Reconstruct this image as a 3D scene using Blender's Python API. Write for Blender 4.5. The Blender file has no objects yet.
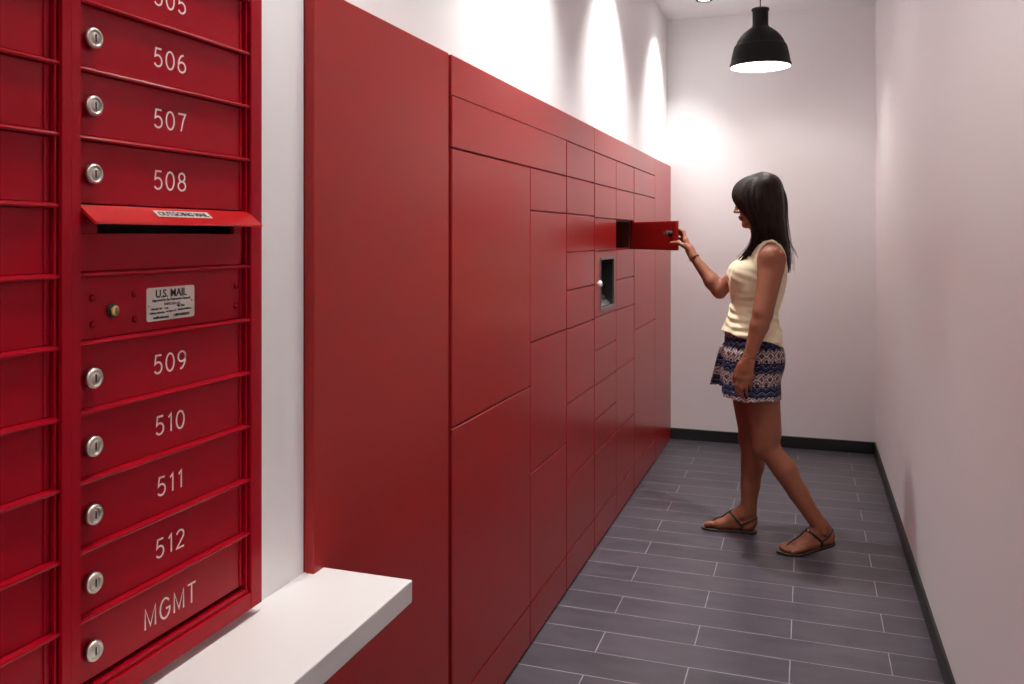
import bpy, bmesh, math, random
import numpy as np
from mathutils import Vector, Matrix, Euler
random.seed(4)
SC = bpy.context.scene
COL = SC.collection
pi = math.pi

# ------------------------------------------------------------------ materials
def mat(name, col, rough=.5, metal=0.0, spec=.5, coat=0.0, bump=None, emis=None, estr=0.0, var=None):
    m = bpy.data.materials.new(name); m.use_nodes = True
    nt = m.node_tree; b = nt.nodes['Principled BSDF']
    b.inputs['Base Color'].default_value = (*col, 1)
    b.inputs['Roughness'].default_value = rough
    b.inputs['Metallic'].default_value = metal
    b.inputs['Specular IOR Level'].default_value = spec
    b.inputs['Coat Weight'].default_value = coat
    b.inputs['Coat Roughness'].default_value = .1
    if emis:
        b.inputs['Emission Color'].default_value = (*emis, 1)
        b.inputs['Emission Strength'].default_value = estr
    tc = None
    if bump or var:
        tc = nt.nodes.new('ShaderNodeTexCoord')
    if bump:
        sc, st, dist = bump
        n = nt.nodes.new('ShaderNodeTexNoise'); n.inputs['Scale'].default_value = sc
        n.inputs['Detail'].default_value = 3
        bp = nt.nodes.new('ShaderNodeBump'); bp.inputs['Strength'].default_value = st
        bp.inputs['Distance'].default_value = dist
        nt.links.new(tc.outputs['Object'], n.inputs['Vector'])
        nt.links.new(n.outputs['Fac'], bp.inputs['Height'])
        nt.links.new(bp.outputs['Normal'], b.inputs['Normal'])
    if var:
        sc, amt = var
        n = nt.nodes.new('ShaderNodeTexNoise'); n.inputs['Scale'].default_value = sc
        n.inputs['Detail'].default_value = 4
        mr = nt.nodes.new('ShaderNodeMapRange')
        mr.inputs['From Min'].default_value = .3; mr.inputs['From Max'].default_value = .7
        mr.inputs['To Min'].default_value = 1 - amt; mr.inputs['To Max'].default_value = 1 + amt
        mx = nt.nodes.new('ShaderNodeVectorMath'); mx.operation = 'SCALE'
        mx.inputs[0].default_value = col
        nt.links.new(tc.outputs['Object'], n.inputs['Vector'])
        nt.links.new(n.outputs['Fac'], mr.inputs['Value'])
        nt.links.new(mr.outputs['Result'], mx.inputs['Scale'])
        nt.links.new(mx.outputs['Vector'], b.inputs['Base Color'])
    return m

M = {}
M['wall'] = mat('painted_plaster', (.855, .85, .855), .55, bump=(90, .05, .002), spec=.35)
M['ceil'] = mat('ceiling_paint', (.855, .85, .855), .7)
M['red'] = mat('locker_red_lacquer', (.295, .0100, .0095), .28, spec=.36)
M['mailred'] = mat('mailbox_red_enamel', (.34, .0005, .010), .27, bump=(420, .06, .0006), spec=.16)
M['flapred'] = mat('bright_red_enamel', (.44, .006, .008), .25, spec=.5)
M['inner'] = mat('locker_inside', (.10, .004, .006), .5)
M['dark'] = mat('gap_black', (.010, .004, .004), .8)
M['black'] = mat('baseboard_black', (.012, .012, .013), .45, bump=(40, .1, .002))
M['shelf'] = mat('white_laminate', (.78, .765, .745), .35)
M['chrome'] = mat('nickel', (.66, .62, .55), .34, metal=1)
M['brass'] = mat('brass_core', (.65, .48, .22), .3, metal=1)
M['slot'] = mat('keyway_black', (.01, .01, .01), .6)
M['ink'] = mat('engraved_number_paint', (.95, .72, .67), .6)
M['plate'] = mat('plate_aluminium', (.72, .67, .60), .5, metal=.1, bump=(300, .05, .0005))
M['label'] = mat('label_vinyl', (.55, .48, .44), .5)
M['print'] = mat('print_black', (.02, .02, .02), .6)
M['lampblack'] = mat('rubber_black', (.004, .004, .0045), .6, spec=.25)
M['lampwhite'] = mat('lamp_inner_white', (.85, .82, .78), .5)
M['bulb'] = mat('bulb_glow', (1, 1, 1), .5, emis=(1.0, .965, .935), estr=62)
M['bulb_fill'] = mat('fill_bulb_glow', (1, 1, 1), .5, emis=(1.0, .965, .935), estr=38)  # weaker bulbs of the unseen pendants added for fill
M['lens'] = mat('spot_glow', (1, 1, 1), .5, emis=(1.0, .95, .9), estr=25)
M['screen'] = mat('screen_glass', (.006, .006, .007), .08, spec=.6)
M['bezel'] = mat('bezel_grey', (.16, .145, .145), .35, metal=.5)
M['screen_glare'] = mat('screen_reflection_pale', (.45, .46, .46), .25, metal=.8)  # pale metal colour stands in for the reflection on the sloped screen
M['knob'] = mat('knob_white', (.85, .85, .83), .3)

def tile_mat():
    m = bpy.data.materials.new('slate_plank_tile'); m.use_nodes = True
    nt = m.node_tree; L = nt.links.new; N = nt.nodes.new
    b = nt.nodes['Principled BSDF']
    tc = N('ShaderNodeTexCoord'); mp = N('ShaderNodeMapping')
    mp.inputs['Location'].default_value = (.9715 - .5695, -2.78 + 2.1675 + .1554 * 40, 0)
    L(tc.outputs['Object'], mp.inputs['Vector'])
    br = N('ShaderNodeTexBrick'); br.offset = .5; br.offset_frequency = 2; br.squash_frequency = 2; br.squash = 1
    br.inputs['Scale'].default_value = 1; br.inputs['Brick Width'].default_value = .6130
    br.inputs['Row Height'].default_value = .1554; br.inputs['Mortar Size'].default_value = .0017
    br.inputs['Mortar Smooth'].default_value = .25; br.inputs['Bias'].default_value = 0
    br.inputs['Color1'].default_value = (.053, .048, .058, 1)
    br.inputs['Color2'].default_value = (.072, .064, .078, 1)
    br.inputs['Mortar'].default_value = (.36, .33, .37, 1)
    L(mp.outputs['Vector'], br.inputs['Vector'])
    # soft mottling along each plank
    mp2 = N('ShaderNodeMapping'); mp2.inputs['Scale'].default_value = (3.0, 9.0, 1)
    L(tc.outputs['Object'], mp2.inputs['Vector'])
    no = N('ShaderNodeTexNoise'); no.inputs['Scale'].default_value = 1.6; no.inputs['Detail'].default_value = 6
    L(mp2.outputs['Vector'], no.inputs['Vector'])
    mr = N('ShaderNodeMapRange'); mr.inputs['From Min'].default_value = .3; mr.inputs['From Max'].default_value = .7
    mr.inputs['To Min'].default_value = .8; mr.inputs['To Max'].default_value = 1.22
    L(no.outputs['Fac'], mr.inputs['Value'])
    vm = N('ShaderNodeVectorMath'); vm.operation = 'SCALE'
    L(br.outputs['Color'], vm.inputs[0]); L(mr.outputs['Result'], vm.inputs['Scale'])
    L(vm.outputs['Vector'], b.inputs['Base Color'])
    b.inputs['Roughness'].default_value = .36
    b.inputs['Specular IOR Level'].default_value = .5
    bp = N('ShaderNodeBump'); bp.inputs['Strength'].default_value = .5; bp.inputs['Distance'].default_value = .001
    bp.invert = True
    L(br.outputs['Fac'], bp.inputs['Height']); L(bp.outputs['Normal'], b.inputs['Normal'])
    return m
M['tile'] = tile_mat()

# ------------------------------------------------------------------ mesh helpers
def wloc(p):
    v = Vector((0, 0, 0))
    while p: v += Vector(p.location); p = p.parent
    return v

def link(name, me, m, parent=None):
    o = bpy.data.objects.new(name, me); COL.objects.link(o)
    for k in (m if isinstance(m, (list, tuple)) else [m]):
        me.materials.append(k)
    if parent: o.parent = parent
    return o

class MB:
    """collects shapes given in room coordinates; build() links them as one mesh object"""
    def __init__(s): s.bm = bmesh.new()
    def box(s, a, b, bev=0, mi=0, seg=1):
        x0, y0, z0 = [min(a[i], b[i]) for i in range(3)]; x1, y1, z1 = [max(a[i], b[i]) for i in range(3)]
        vs = [s.bm.verts.new(p) for p in ((x0,y0,z0),(x1,y0,z0),(x1,y1,z0),(x0,y1,z0),(x0,y0,z1),(x1,y0,z1),(x1,y1,z1),(x0,y1,z1))]
        fs = [s.bm.faces.new([vs[i] for i in q]) for q in ((3,2,1,0),(4,5,6,7),(0,1,5,4),(1,2,6,5),(2,3,7,6),(3,0,4,7))]
        for f in fs: f.material_index = mi
        if bev:
            es = list({e for f in fs for e in f.edges})
            r = bmesh.ops.bevel(s.bm, geom=es, offset=bev, segments=seg, profile=.5, affect='EDGES')
            for f in r['faces']: f.material_index = mi
        return s
    def tube(s, pts, r, n=10, mi=0, cap=True):
        pts = [Vector(p) for p in pts]; rs = r if isinstance(r, (list, tuple)) else [r] * len(pts)
        rings = []; ref = None
        for i, p in enumerate(pts):
            t = (pts[min(i+1, len(pts)-1)] - pts[max(i-1, 0)]).normalized()
            if ref is None:
                ref = Vector((0,0,1)) if abs(t.z) < .9 else Vector((1,0,0))
            u = (ref - t * ref.dot(t)).normalized(); ref = u
            v = t.cross(u)
            rings.append([s.bm.verts.new(p + (u*math.cos(2*pi*k/n) + v*math.sin(2*pi*k/n)) * rs[i]) for k in range(n)])
        for a, b in zip(rings, rings[1:]):
            for k in range(n):
                f = s.bm.faces.new((a[k], a[(k+1)%n], b[(k+1)%n], b[k])); f.smooth = True; f.material_index = mi
        if cap:
            for rg, fl in ((rings[0], 1), (rings[-1], 0)):
                f = s.bm.faces.new(rg[::-1] if fl else rg); f.material_index = mi
        return s
    def lathe(s, prof, c, axis='Z', n=32, mi=0, smooth=True, cap=True):
        """prof: (radius, height) list; revolved about axis through c"""
        c = Vector(c); rings = []
        for r, h in prof:
            rg = []
            for k in range(n):
                a = 2*pi*k/n
                if axis == 'Z': p = c + Vector((r*math.cos(a), r*math.sin(a), h))
                else: p = c + Vector((h, r*math.cos(a), r*math.sin(a)))
                rg.append(s.bm.verts.new(p))
            rings.append(rg)
        for a, b in zip(rings, rings[1:]):
            for k in range(n):
                f = s.bm.faces.new((a[k], a[(k+1)%n], b[(k+1)%n], b[k])); f.smooth = smooth; f.material_index = mi
        for rg, pr in ((rings[0], prof[0]), (rings[-1], prof[-1])):
            if cap and pr[0] > 1e-5:
                f = s.bm.faces.new(rg); f.material_index = mi
        return s
    def prism(s, poly, f3, d, mi=0):
        """poly: 2D outline; f3(u,v) -> point; d: extrusion vector"""
        a = [s.bm.verts.new(Vector(f3(*p))) for p in poly]; b = [s.bm.verts.new(v.co + Vector(d)) for v in a]
        n = len(poly)
        fs = [s.bm.faces.new(a), s.bm.faces.new(b[::-1])]
        for k in range(n): fs.append(s.bm.faces.new((a[k], b[k], b[(k+1)%n], a[(k+1)%n])))
        for f in fs: f.material_index = mi
        return s
    def build(s, name, m, parent=None, normals=True):
        if normals: bmesh.ops.recalc_face_normals(s.bm, faces=s.bm.faces)
        me = bpy.data.meshes.new(name); s.bm.to_mesh(me); s.bm.free()
        o = link(name, me, m, parent)
        off = wloc(parent) if parent else Vector((0,0,0))
        if parent is None:
            # origin at the base of the shape
            c = [v.co for v in me.vertices]
            off = Vector(((min(v.x for v in c)+max(v.x for v in c))/2, (min(v.y for v in c)+max(v.y for v in c))/2, min(v.z for v in c)))
            o.location = off
        me.transform(Matrix.Translation(-off))
        return o

def tag(o, label=None, cat=None, group=None, kind=None):
    if label: o['label'] = label
    if cat: o['category'] = cat
    if group: o['group'] = group
    if kind: o['kind'] = kind
    return o

def thing(name, loc, label, cat, group=None):
    o = bpy.data.objects.new(name, None); COL.objects.link(o); o.location = loc
    o.empty_display_size = .05
    return tag(o, label, cat, group)

def text_mesh(txt, size, off=0.0, extr=.0002, xs=1.0, shear=0):
    cu = bpy.data.curves.new('lettering', 'FONT'); cu.body = txt; cu.size = size; cu.extrude = extr; cu.offset = off
    cu.align_x = 'CENTER'; cu.align_y = 'CENTER'; cu.shear = shear; cu.resolution_u = 3
    o = bpy.data.objects.new('lettering', cu); COL.objects.link(o)
    dg = bpy.context.evaluated_depsgraph_get()
    me = bpy.data.meshes.new_from_object(o.evaluated_get(dg))
    bpy.data.objects.remove(o); bpy.data.curves.remove(cu)
    me.transform(Matrix.Diagonal((xs, 1, 1, 1)))
    return me

def add_text(mb, txt, size, P, u, v, off=0.0, xs=1.0, mi=0, extr=.0002, width=None):
    me = text_mesh(txt, size, off, extr, 1)
    xs_ = [q.co.x for q in me.vertices]; ys_ = [q.co.y for q in me.vertices]
    cx = (min(xs_)+max(xs_))/2; cy = (min(ys_)+max(ys_))/2
    if width: xs = width/(max(xs_)-min(xs_))
    u = Vector(u).normalized(); v = Vector(v).normalized(); n = u.cross(v); P = Vector(P)
    vs = [mb.bm.verts.new(P + u*(q.co.x-cx)*xs + v*(q.co.y-cy) + n*q.co.z) for q in me.vertices]
    for p in me.polygons:
        try:
            f = mb.bm.faces.new([vs[i] for i in p.vertices]); f.material_index = mi
        except ValueError: pass
    bpy.data.meshes.remove(me)

# ---- thin single-stroke lettering cut into the doors
def arc(cx, cy, rx, ry, a0, a1, n=18):
    return [(cx + rx*math.cos(math.radians(a0+(a1-a0)*i/n)), cy + ry*math.sin(math.radians(a0+(a1-a0)*i/n))) for i in range(n+1)]
GL = {
 '0': (.56, [arc(.28,.5,.26,.48,90,450,28)]),
 '1': (.34, [[(.06,.80),(.24,.98),(.24,.02)]]),
 '2': (.54, [arc(.27,.72,.24,.26,165,-35,16) + [(.03,.02),(.52,.02)]]),
 '5': (.54, [[(.48,.98),(.13,.98),(.07,.53)] + arc(.26,.32,.25,.30,128,-150,20)]),
 '6': (.56, [arc(.28,.30,.25,.28,90,450,24), [(.03,.30),(.05,.55),(.13,.78),(.26,.94),(.40,.985)]]),
 '7': (.54, [[(.02,.98),(.52,.98),(.36,.62),(.22,.02)]]),
 '8': (.56, [arc(.28,.75,.20,.23,90,450,22), arc(.28,.27,.25,.25,90,450,24)]),
 '9': (.56, [arc(.28,.70,.25,.28,90,450,24), [(.53,.70),(.51,.45),(.43,.22),(.30,.06),(.16,.015)]]),
 'M': (.72, [[(.05,.0),(.05,.98),(.36,.10),(.67,.98),(.67,.0)]]),
 'G': (.70, [arc(.36,.5,.31,.48,40,345,26) + [(.66,.47),(.40,.47)]]),
 'T': (.60, [[(.02,.98),(.58,.98)], [(.30,.98),(.30,.0)]]),
}
def stroke_text(mb, txt, h, P, w=.0022, gap=.16, th=.0004, xs=1.0, mi=0):
    """centre at P on a face looking +X; text runs along +Y"""
    tot = sum(GL[c][0] for c in txt) + gap*(len(txt)-1)
    x = -tot/2
    for c in txt:
        adv, lines = GL[c]
        for ln in lines:
            pts = [((x+p[0])*h*xs, (p[1]-.5)*h) for p in ln]
            closed = (abs(pts[0][0]-pts[-1][0]) + abs(pts[0][1]-pts[-1][1])) < 1e-6
            if closed: pts = pts[:-1]
            n = len(pts); Lp = []; Rp = []
            for i, p in enumerate(pts):
                a = pts[(i-1) % n] if (closed or i > 0) else p
                b = pts[(i+1) % n] if (closed or i < n-1) else p
                d1 = Vector((p[0]-a[0], p[1]-a[1])); d2 = Vector((b[0]-p[0], b[1]-p[1]))
                if d1.length < 1e-9: d1 = d2
                if d2.length < 1e-9: d2 = d1
                d1.normalize(); d2.normalize(); n1 = Vector((-d1.y, d1.x)); n2 = Vector((-d2.y, d2.x))
                m_ = n1 + n2
                m_ = n1 if m_.length < .3 else m_ / max(.45, m_.dot(n1))
                Lp.append((p[0]+m_.x*w/2, p[1]+m_.y*w/2)); Rp.append((p[0]-m_.x*w/2, p[1]-m_.y*w/2))
            def V(q, e): return mb.bm.verts.new((P[0]+e, P[1]+q[0], P[2]+q[1]))
            La = [V(q, th) for q in Lp]; Ra = [V(q, th) for q in Rp]; Lb = [V(q, 0) for q in Lp]; Rb = [V(q, 0) for q in Rp]
            for i in range(n if closed else n-1):
                j = (i+1) % n
                for q in ((La[i],La[j],Ra[j],Ra[i]),(La[i],Lb[i],Lb[j],La[j]),(Ra[i],Ra[j],Rb[j],Rb[i])):
                    f = mb.bm.faces.new(q); f.material_index = mi
        x += adv + gap

# ------------------------------------------------------------------ camera
YAW = math.radians(18.974)
cam_d = bpy.data.cameras.new('camera'); cam = bpy.data.objects.new('camera', cam_d); COL.objects.link(cam)
cam.location = (0, 0, 1.38); cam.rotation_euler = (pi/2, 0, YAW)
cam_d.sensor_width = 36; cam_d.lens = 858/1024*36; cam_d.shift_y = -106/1024
cam_d.clip_start = .02
SC.camera = cam

# ------------------------------------------------------------------ room shell
XW, XR, YB, YF, ZC = -.903, .411, 5.885, -1.6, 2.85
XL = -.879                       # face of the lockers
ZT = 1.855
def struct(name, mb, m):
    o = mb.build(name, m); o['kind'] = 'structure'; return o
struct('floor', MB().box((-1.7, YF-.1, -.08), (XR+.15, YB+.15, 0)), M['tile'])
struct('ceiling', MB().box((-1.7, YF-.1, ZC), (XR+.15, YB+.15, ZC+.1)), M['ceil'])
struct('wall_right', MB().box((XR, YF-.1, 0), (XR+.12, YB+.12, ZC)), M['wall'])
struct('wall_back', MB().box((-1.7, YB, 0), (XR, YB+.12, ZC)), M['wall'])
struct('wall_front', MB().box((-1.7, YF-.1, 0), (XR, YF, ZC)), M['wall'])
w = MB()                                    # left wall with the niches for the lockers and the mailboxes
w.box((-1.62, YF, ZT+.002), (XW, YB, ZC))
w.box((-1.62, YF, 0), (-1.52, YB, ZT+.002))
MY0, MY1, MZ0, MZ1 = .44, 1.243, .757, 1.812
w.box((-1.52, MY1-.008, 0), (XW, 1.410, ZT+.002))
w.box((-1.52, YF, 0), (XW, MY0+.008, ZT+.002))
w.box((-1.52, MY0+.008, 0), (XW, MY1-.008, MZ0+.006))
w.box((-1.52, MY0+.008, MZ1-.006), (XW, MY1-.008, ZT+.002))
struct('wall_left', w, M['wall'])
b = MB().box((XR-.0115, YF, 0), (XR, YB, .075), .002)
struct('baseboard_right', b, M['black'])
struct('baseboard_back', MB().box((XL-.0, YB-.0115, 0), (XR-.0115, YB, .075), .002), M['black'])
struct('baseboard_front', MB().box((XW, YF, 0), (XR-.0115, YF+.0115, .075), .002), M['black'])
struct('baseboard_left', MB().box((XW, YF+.0115, 0), (XW+.0115, 1.395, .075), .002), M['black'])

# ------------------------------------------------------------------ lockers
G = .0022                        # half gap between doors
TH = .019
R = [.1425, .4275, .5755, .7245, .8735, 1.018, 1.1665, 1.315, 1.4655, 1.611, 1.747]
def door_box(mb, y0, y1, z0, z1, x=XL, g=G):
    return mb.box((x-TH, y0+g, z0+g), (x, y1-g, z1-g), .0018)
GRP = 'red parcel locker cabinets along the left wall'
def bank(y0, y1, cols, label, open_cell=None, kiosk=None):
    """cols: list of (ya, yb, [z lines])"""
    t = thing('locker_cabinet', (XL-.3, (y0+y1)/2, 0), label, 'locker', GRP)
    c = MB(); XB = -1.50; XF = XL-TH-.002; e = .012
    c.box((XB, y0, .004), (XF, y0+e, 1.747)); c.box((XB, y1-e, .004), (XF, y1, 1.747))
    c.box((XB, y0+e, .004), (XB+.01, y1-e, 1.747))
    ws = sorted({a for a, _, _ in cols} | {b_ for _, b_, _ in cols})
    for yy in ws[1:-1]: c.box((XB+.01, yy-.006, .004), (XF, yy+.006, 1.747))
    for ya, yb, zs in cols:
        for z in zs: c.box((XB+.01, ya+.006, z-.006), (XF, yb-.006, z+.006))
    # gap filler strips just behind the doors so that the joints read dark red
    c.build('carcass', M['inner'], t)
    for ya, yb, zs in cols:
        MBk = door_box(MB(), ya, yb, .006, R[0]); MBk.build('kick_plate', M['red'], t)
        for za, zb in zip(zs, zs[1:]):
            if open_cell and abs(ya-open_cell[0]) < .01 and abs(za-open_cell[1]) < .01: continue
            if kiosk and abs(ya-kiosk[0]) < .01 and abs(za-kiosk[1]) < .01: continue
            door_box(MB(), ya, yb, za, zb).build('locker_door', M['red'], t)
    return t
AB = [2.070, 2.745, 3.2005]
# first cabinet: the row under the fascia is one wide door
t1 = thing('locker_cabinet', (XL-.3, 2.63, 0), 'widest red locker cabinet, nearest the white shelf, two columns of tall doors', 'locker', GRP)
c = MB(); XB = -1.50; XF = XL-TH-.002; y0, y1 = 2.072, 3.203
c.box((XB, y0, .004), (XF, y0+.012, 1.747)); c.box((XB, y1-.012, .004), (XF, y1, 1.747)); c.box((XB, y0+.012, .004), (XB+.01, y1-.012, 1.747))
c.box((XB+.01, 2.739, .004), (XF, 2.751, 1.605)); c.box((XB+.01, y0+.012, 1.605), (XF, y1-.012, 1.617))
for z in (.1425, .8755): c.box((XB+.01, y0+.012, z-.006), (XF, 2.739, z+.006))
for z in (.1425, .5805, 1.020, 1.4655): c.box((XB+.01, 2.751, z-.006), (XF, y1-.012, z+.006))
c.build('carcass', M['inner'], t1)
for a in ((2.072, 2.745, .006, .1425), (2.745, 3.203, .006, .1425)): door_box(MB(), *a).build('kick_plate', M['red'], t1)
for a in ((2.072, 3.203, 1.611, 1.751), (2.072, 2.745, .8755, 1.611), (2.072, 2.745, .1425, .8755),
          (2.745, 3.203, 1.4655, 1.611), (2.745, 3.203, 1.020, 1.4655), (2.745, 3.203, .5805, 1.020), (2.745, 3.203, .1425, .5805)):
    door_box(MB(), *a).build('locker_door', M['red'], t1)
t2 = bank(3.2085, 3.664, [(3.2085, 3.664, [.1425, .4275, .7265, 1.0165, 1.167, 1.316, 1.466, 1.611, 1.749])],
          'narrow red locker cabinet, single column, second from the white shelf')
CD, CE = (3.6695, 4.118), (4.118, 4.5725)
t3 = bank(3.6695, 4.5725, [(CD[0], CD[1], [.1425, .4275, .572, .7225, .873, 1.0195, 1.3125, 1.4605, 1.610, 1.748]),
                       (CE[0], CE[1], [.1425, .4265, .7245, 1.015, 1.1645, 1.3125, 1.4605, 1.610, 1.748])],
          'red locker cabinet with small black window and one door standing open', open_cell=(CE[0], 1.3125), kiosk=(CD[0], 1.0195))
t4 = bank(4.580, 5.2465, [(4.580, 5.2465, [.1425, .8715, 1.611, 1.748])],
          'far red locker cabinet with tall doors, behind the open door')
# open door, hinged on its far side
hd = MB()
wd = .456; hx, hy = XL-.002, 4.570; ph = math.radians(39.5)
loc = []
hd.box((-.017, 0, 1.3095), (0, wd, 1.4535), .0012)                # local: y from hinge along width, x = outer face
hd.box((-.0185, .012, 1.317), (-.017, wd-.012, 1.446), .0004)      # pressed inner skin
o = hd.build('locker_door', M['red'], None)
T = Matrix.Translation((hx, hy, 0)) @ Matrix.Rotation(pi + ph, 4, 'Z') @ Matrix.Diagonal((-1, 1, 1, 1))
me = o.data; me.transform(Matrix.Translation(o.location)); me.transform(T); me.flip_normals()
o.location = (0, 0, 0); o.parent = t3; me.transform(Matrix.Translation(-wloc(t3)))
o['label'] = 'small locker door swung open into the room'
odoor = o
def onto_door(mb, name, m):
    bmesh.ops.recalc_face_normals(mb.bm, faces=mb.bm.faces)
    me = bpy.data.meshes.new(name); mb.bm.to_mesh(me); mb.bm.free()
    me.transform(T); me.flip_normals(); me.transform(Matrix.Translation(-wloc(t3)))
    return link(name, me, m, odoor)
lk = MB()
lk.lathe([(.0001,-.042),(.010,-.042),(.012,-.038),(.012,-.024),(.015,-.022),(.015,-.0185)], (0, wd-.040, 1.392), 'X', 20, 0)
lk.box((-.046, wd-.075, 1.388), (-.042, wd-.029, 1.401), .001, 1)
lk.box((-.044, wd-.047, 1.401), (-.038, wd-.029, 1.409), .001, 1)
onto_door(lk, 'lock', [M['lampblack'], M['chrome']])
for z in (1.335, 1.438):
    hg = MB(); hg.tube([(.002, .000, z-.011), (.002, .000, z+.011)], .0036, 10); onto_door(hg, 'hinge', M['chrome'])
# kiosk window in column D
k = MB(); ky0, ky1, kz0, kz1 = CD[0]+G, CD[1]-G, 1.0195+G, 1.3125-G; wy0, wy1, wz0, wz1 = 3.772, 4.068, 1.043, 1.283
for a, b_ in (((ky0, kz0), (wy0, kz1)), ((wy1, kz0), (ky1, kz1)), ((wy0, kz0), (wy1, wz0)), ((wy0, wz1), (wy1, kz1))):
    k.box((XL-TH, a[0], a[1]), (XL, b_[0], b_[1]))
kp = k.build('window_panel', M['red'], t3)
k = MB(); e = .012; X1 = XL+.003
for a, b_ in (((wy0, wz0), (wy0+e, wz1)), ((wy1-e, wz0), (wy1, wz1)), ((wy0+e, wz0), (wy1-e, wz0+e)), ((wy0+e, wz1-e), (wy1-e, wz1))):
    k.box((XL-.006, a[0], a[1]), (X1, b_[0], b_[1]), .001)
k.build('bezel', M['bezel'], kp)
k = MB(); dX = XL-.075
k.box((dX, wy0+e, wz0+.002), (XL-.006, wy0+e-.004, wz1-.002)); k.box((dX, wy1-e, wz0+.002), (XL-.006, wy1-e+.004, wz1-.002))
k.box((dX, wy0+e, wz1-e), (XL-.006, wy1-e, wz1-e+.004))
k.box((dX-.004, wy0+.008, wz0), (dX, wy1-.008, wz1))
k.build('recess', M['slot'], kp)
k = MB()
k.prism([(-.018, wz0+e), (-.070, wz0+.085), (-.070, wz0+.080), (-.018, wz0+e-.006)], lambda u, v: (XL+u, wy0+e, v), (0, wy1-wy0-2*e, 0))
k.build('sloped_screen', M['screen_glare'], kp)  # sloped kiosk screen, its reflection put into the pale colour
k = MB(); k.lathe([(.006, 0), (.006, .004), (.011, .006), (.0145, .010), (.0145, .016), (.011, .021), (.006, .023), (.0001, .024)], (XL, 3.715, 1.168), 'X', 24)
k.build('knob', M['knob'], kp)

# fascia boards and side panels
FG = 'red fascia boards over the lockers'
tag(MB().box((XL-TH, 2.070, 1.7505), (XL, 3.665, ZT), .0012).build('fascia_board', M['red']),
    'red board along the top of the lockers, nearer half', 'fascia', FG)
tag(MB().box((XL-TH, 3.668, 1.7505), (XL, 5.2475, ZT), .0012).build('fascia_board', M['red']),
    'red board along the top of the lockers, farther half', 'fascia', FG)
s = MB(); s.box((XL-TH, 1.408, .006), (XL, 2.052, ZT), .0018); s.box((XW-.001-.6, 1.4115, .006), (XL-TH, 1.428, ZT-.002))
tag(s.build('side_panel', M['red']), 'wide plain red panel between the white shelf and the first locker doors', 'panel', 'plain red panels at the locker ends')
s = MB(); s.box((XL-TH, 5.2485, .006), (XL, YB-.001, ZT), .0012)
tag(s.build('side_panel', M['red']), 'narrow plain red panel in the far corner beside the back wall', 'panel', 'plain red panels at the locker ends')

# ------------------------------------------------------------------ shelf
sh = MB(); sh.box((XW, .15, .701), (-.692, 1.445, .7425), .002, seg=2)
sh.box((XL+.0005, 1.4080, .7005), (XL+.0006, 1.4082, .7006))
tag(sh.build('wall_shelf', M['shelf']), 'thick white shelf board fixed to the wall under the mailboxes', 'shelf')

# ------------------------------------------------------------------ mailboxes
PZ = [.7953, .884, .973, 1.0622, 1.1512, 1.2402, 1.3292, 1.418, 1.507, 1.5958, 1.6840, 1.7730]
XM = -.877                       # face of the trim
XD = -.888                       # face of the doors
def trim(name_root, y0, y1, d0, d1):
    f = MB()
    f.box((XD-.014, y0, MZ0), (XM, d0, MZ1), .0003 if y0 > .8 else .0014); f.box((XD-.014, d1, MZ0), (XM, y1, MZ1), .0003 if y1 < .9 else .0014)
    f.box((XD-.014, d0, MZ0), (XM, d1, PZ[0]-.010), .0014); f.box((XD-.014, d0, PZ[-1]+.006), (XM, d1, MZ1), .0014)
    f.box((XD-.013, d0, PZ[0]-.010), (XD+.006, d1, PZ[0]-.003), .001)
    # flanges beside the doors
    f.box((XD-.013, d1-.007, PZ[0]-.003), (XD+.006, d1-.0035, PZ[-1]+.006), .0008)
    f.box((XD-.013, d0, PZ[0]-.003), (XD+.002, d0+.003, PZ[-1]+.006), .0008)
    f.build('trim_frame', M['mailred'], name_root)
    bx = MB()
    bx.box((-1.30, d0-.004, MZ0+.004), (-1.292, d1+.004, MZ1-.01)); bx.box((-1.292, d0-.004, MZ0+.004), (XD-.015, d0-.001, MZ1-.01))
    bx.box((-1.292, d1+.001, MZ0+.004), (XD-.015, d1+.004, MZ1-.01)); bx.box((-1.292, d0-.001, MZ0+.004), (XD-.015, d1+.001, MZ0+.008))
    bx.build('box_shell', M['inner'], name_root)
def rails(root, d0, d1, zs):
    for z in zs:
        r = MB()
        r.prism([(-.010, -.003), (.0075, -.003), (.0085, -.0005), (.0075, .0022), (.001, .004), (-.010, .004)],
                lambda u, v: (XD+u, d0, z+v), (0, d1-d0-.0005, 0))
        r.build('rail', M['mailred'], root)
def lock_mesh(P, core, r=.0135):
    k = MB(); x, y, z = P
    k.lathe([(.0105, 0), (.0105, .004), (r, .0045), (r, .009), (r-.0022, .0115), (r-.0040, .0112), (r-.0045, .0095), (.0078, .0092), (.0070, .0106), (.0001, .0106)], (x, y, z), 'X', 28)
    k.box((x+.0104, y-.0012, z-.0052), (x+.0109, y+.0012, z+.0052), 0, 1)
    return k
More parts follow.
